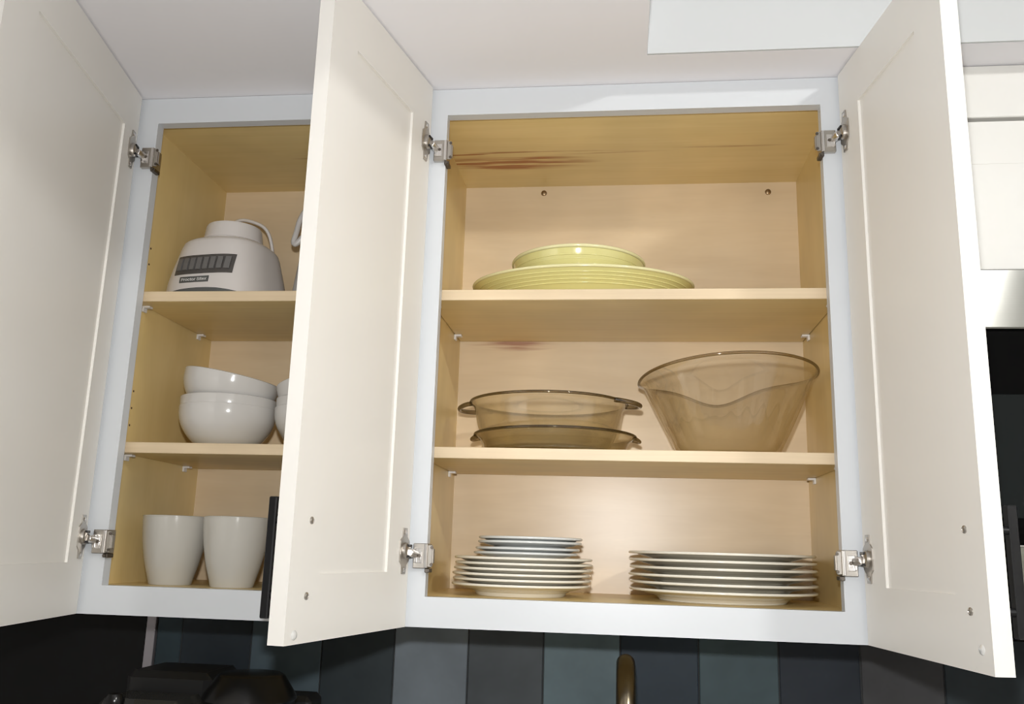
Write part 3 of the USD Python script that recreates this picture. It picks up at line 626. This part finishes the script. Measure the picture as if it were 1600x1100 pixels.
# upside-down blender jar, mostly hidden by the middle door
BJ = Thing('blender_jar', 'frosted jar with side handle, half hidden behind the middle door on the left upper shelf', 'jar', (-0.1905, 0.150, ZA))
BJ.part('body', vessel([(0.058, 0.0), (0.0700, 0.0), (0.0715, 0.004), (0.0650, 0.060), (0.0560, 0.130), (0.0535, 0.180), (0.050, 0.188)], [(0.046, 0.188), (0.0495, 0.176), (0.0525, 0.128), (0.0615, 0.060), (0.064, 0.008), (0.058, 0.002)], 64, 5), JAR, world=False, smooth=50)
BJ.part('cap', lathe([(0, 0.189), (0.052, 0.189), (0.054, 0.192), (0.054, 0.206), (0.051, 0.210), (0, 0.210)], 48, closed=False), JAR, world=False, smooth=35)
hp = smooth_prof([(-0.050, 0.182), (-0.062, 0.178), (-0.071, 0.160), (-0.0755, 0.138), (-0.0790, 0.122), (-0.0740, 0.118), (-0.0680, 0.130)], 6); 
BJ.part('handle', tube(np.c_[-smooth_prof([(0.050, 0.182), (0.062, 0.178), (0.071, 0.160), (0.0755, 0.138), (0.0790, 0.122), (0.0740, 0.118), (0.0640, 0.124)], 6)[:, 0], np.zeros(37), hp[:, 1]], 0.0048, 10), JAR, world=False, smooth=50)

# ================================================================== ON THE WORKTOP, below the cabinets
ZW = -0.450
WT = Thing('worktop', 'pale stone worktop below the wall cabinets', 'worktop', (0.2, 0.02, ZW - 0.03))
WT.part('slab', bx(-1.29, 2.59, -0.315, DW - 0.0045, ZW - 0.035, ZW - 0.0002, 0.003), WORK)
BC = Thing('base_cabinet', 'dark base cabinets carrying the worktop', 'cabinet', (0.2, 0.02, -B))
BC.part('body', bx(-1.29, 2.59, -0.285, DW - 0.0045, -B + 0.001, ZW - 0.0355), CHAR)

CM = Thing('coffee_maker', 'black coffee maker with round glossy lid below the left cabinet', 'coffee maker', (-0.33, 0.13, ZW))
CM.part('base', bx(-0.486, -0.190, 0.050, 0.270, ZW, ZW + 0.035, 0.010), BLACKS)
CM.part('tower', bx(-0.4845, -0.345, 0.150, 0.270, ZW + 0.0352, -0.0945, 0.010), BLACKS)
CM.part('water_tank', bx(-0.4760, -0.349, 0.062, 0.1497, ZW + 0.0352, -0.1230, 0.008), SMOKE)
CM.part('head', lathe([(0, -0.30), (0.056, -0.30), (0.066, -0.20), (0.068, -0.125), (0, -0.125)], 64, cx=-0.2680, cy=0.125, closed=False), BLACKP, smooth=35)
CM.part('column', bx(-0.3445, -0.200, 0.205, 0.270, ZW + 0.0352, -0.130, 0.008), BLACKS)
CM.part('lid', lathe([(0, -0.1248), (0.0690, -0.1248), (0.0705, -0.1220), (0.0685, -0.1170), (0.0500, -0.0895), (0.0440, -0.0865), (0, -0.0850)], 64, cx=-0.2680, cy=0.125, closed=False), BLACKP, smooth=35, label='round glossy black lid')
CM.part('carafe', vessel([(0, 0), (0.050, 0), (0.058, 0.006), (0.062, 0.045), (0.052, 0.085), (0.040, 0.105)], [(0.037, 0.105), (0.049, 0.084), (0.059, 0.045), (0.055, 0.008), (0.048, 0.003), (0, 0.003)], 48, 4, cx=-0.2665, cy=0.122, cz=ZW + 0.0355), SMOKE, smooth=50)
CN = Thing('canister', 'small black lidded canister with shiny knob left of the coffee maker', 'canister', (-0.407, -0.012, ZW))
def up_(pr): return [(r, z * 1.07) for r, z in pr]
CN.part('body', lathe(up_([(0, 0), (0.047, 0), (0.050, 0.004), (0.050, 0.268), (0, 0.268)]), 48, closed=False), BLACKS, world=False, smooth=35)
CN.part('lid', lathe(up_([(0, 0.2682), (0.0515, 0.2682), (0.0520, 0.279), (0.044, 0.290), (0.012, 0.296), (0, 0.296)]), 48, closed=False), BLACKP, world=False, smooth=35)
CN.part('knob', lathe(up_([(0, 0.2955), (0.007, 0.2955), (0.006, 0.303), (0.0125, 0.309), (0.0135, 0.317), (0.009, 0.324), (0, 0.3255)]), 32, closed=False), BLACKP, world=False, smooth=40, label='round shiny knob')

FA = Thing('faucet', 'bronze gooseneck faucet in front of the slate tiles', 'faucet', (0.2965, 0.235, ZW))
FA.part('escutcheon', lathe([(0, 0), (0.028, 0), (0.028, 0.005), (0.020, 0.012), (0, 0.012)], 40, closed=False), BRONZE, world=False, smooth=35)
a = np.linspace(0, math.pi, 30); zt_ = 0.411
neck = np.vstack([[(0, 0, 0.010)], [(0, 0, 0.10)], [(0, 0, 0.20)], np.c_[np.zeros(30), -0.075 + 0.075 * np.cos(a), (zt_ - 0.090) + 0.075 * np.sin(a)], [(0, -0.150, 0.295)]])
FA.part('neck', tube(neck, 0.0142, 24), BRONZE, world=False, smooth=50)
FA.part('spray_head', lathe([(0, 0.295), (0.0150, 0.295), (0.0162, 0.289), (0.0175, 0.223), (0.0155, 0.209), (0, 0.209)], 32, cy=-0.150, closed=False), BRONZE, world=False, smooth=35)
FA.part('lever', cat_(rod((0.014, 0, 0.085), (0.040, 0, 0.085), 0.008, 18, 0.001), rod((0.036, 0, 0.085), (0.060, -0.03, 0.135), 0.0045, 14, 0.001)), BRONZE, world=False, smooth=40)
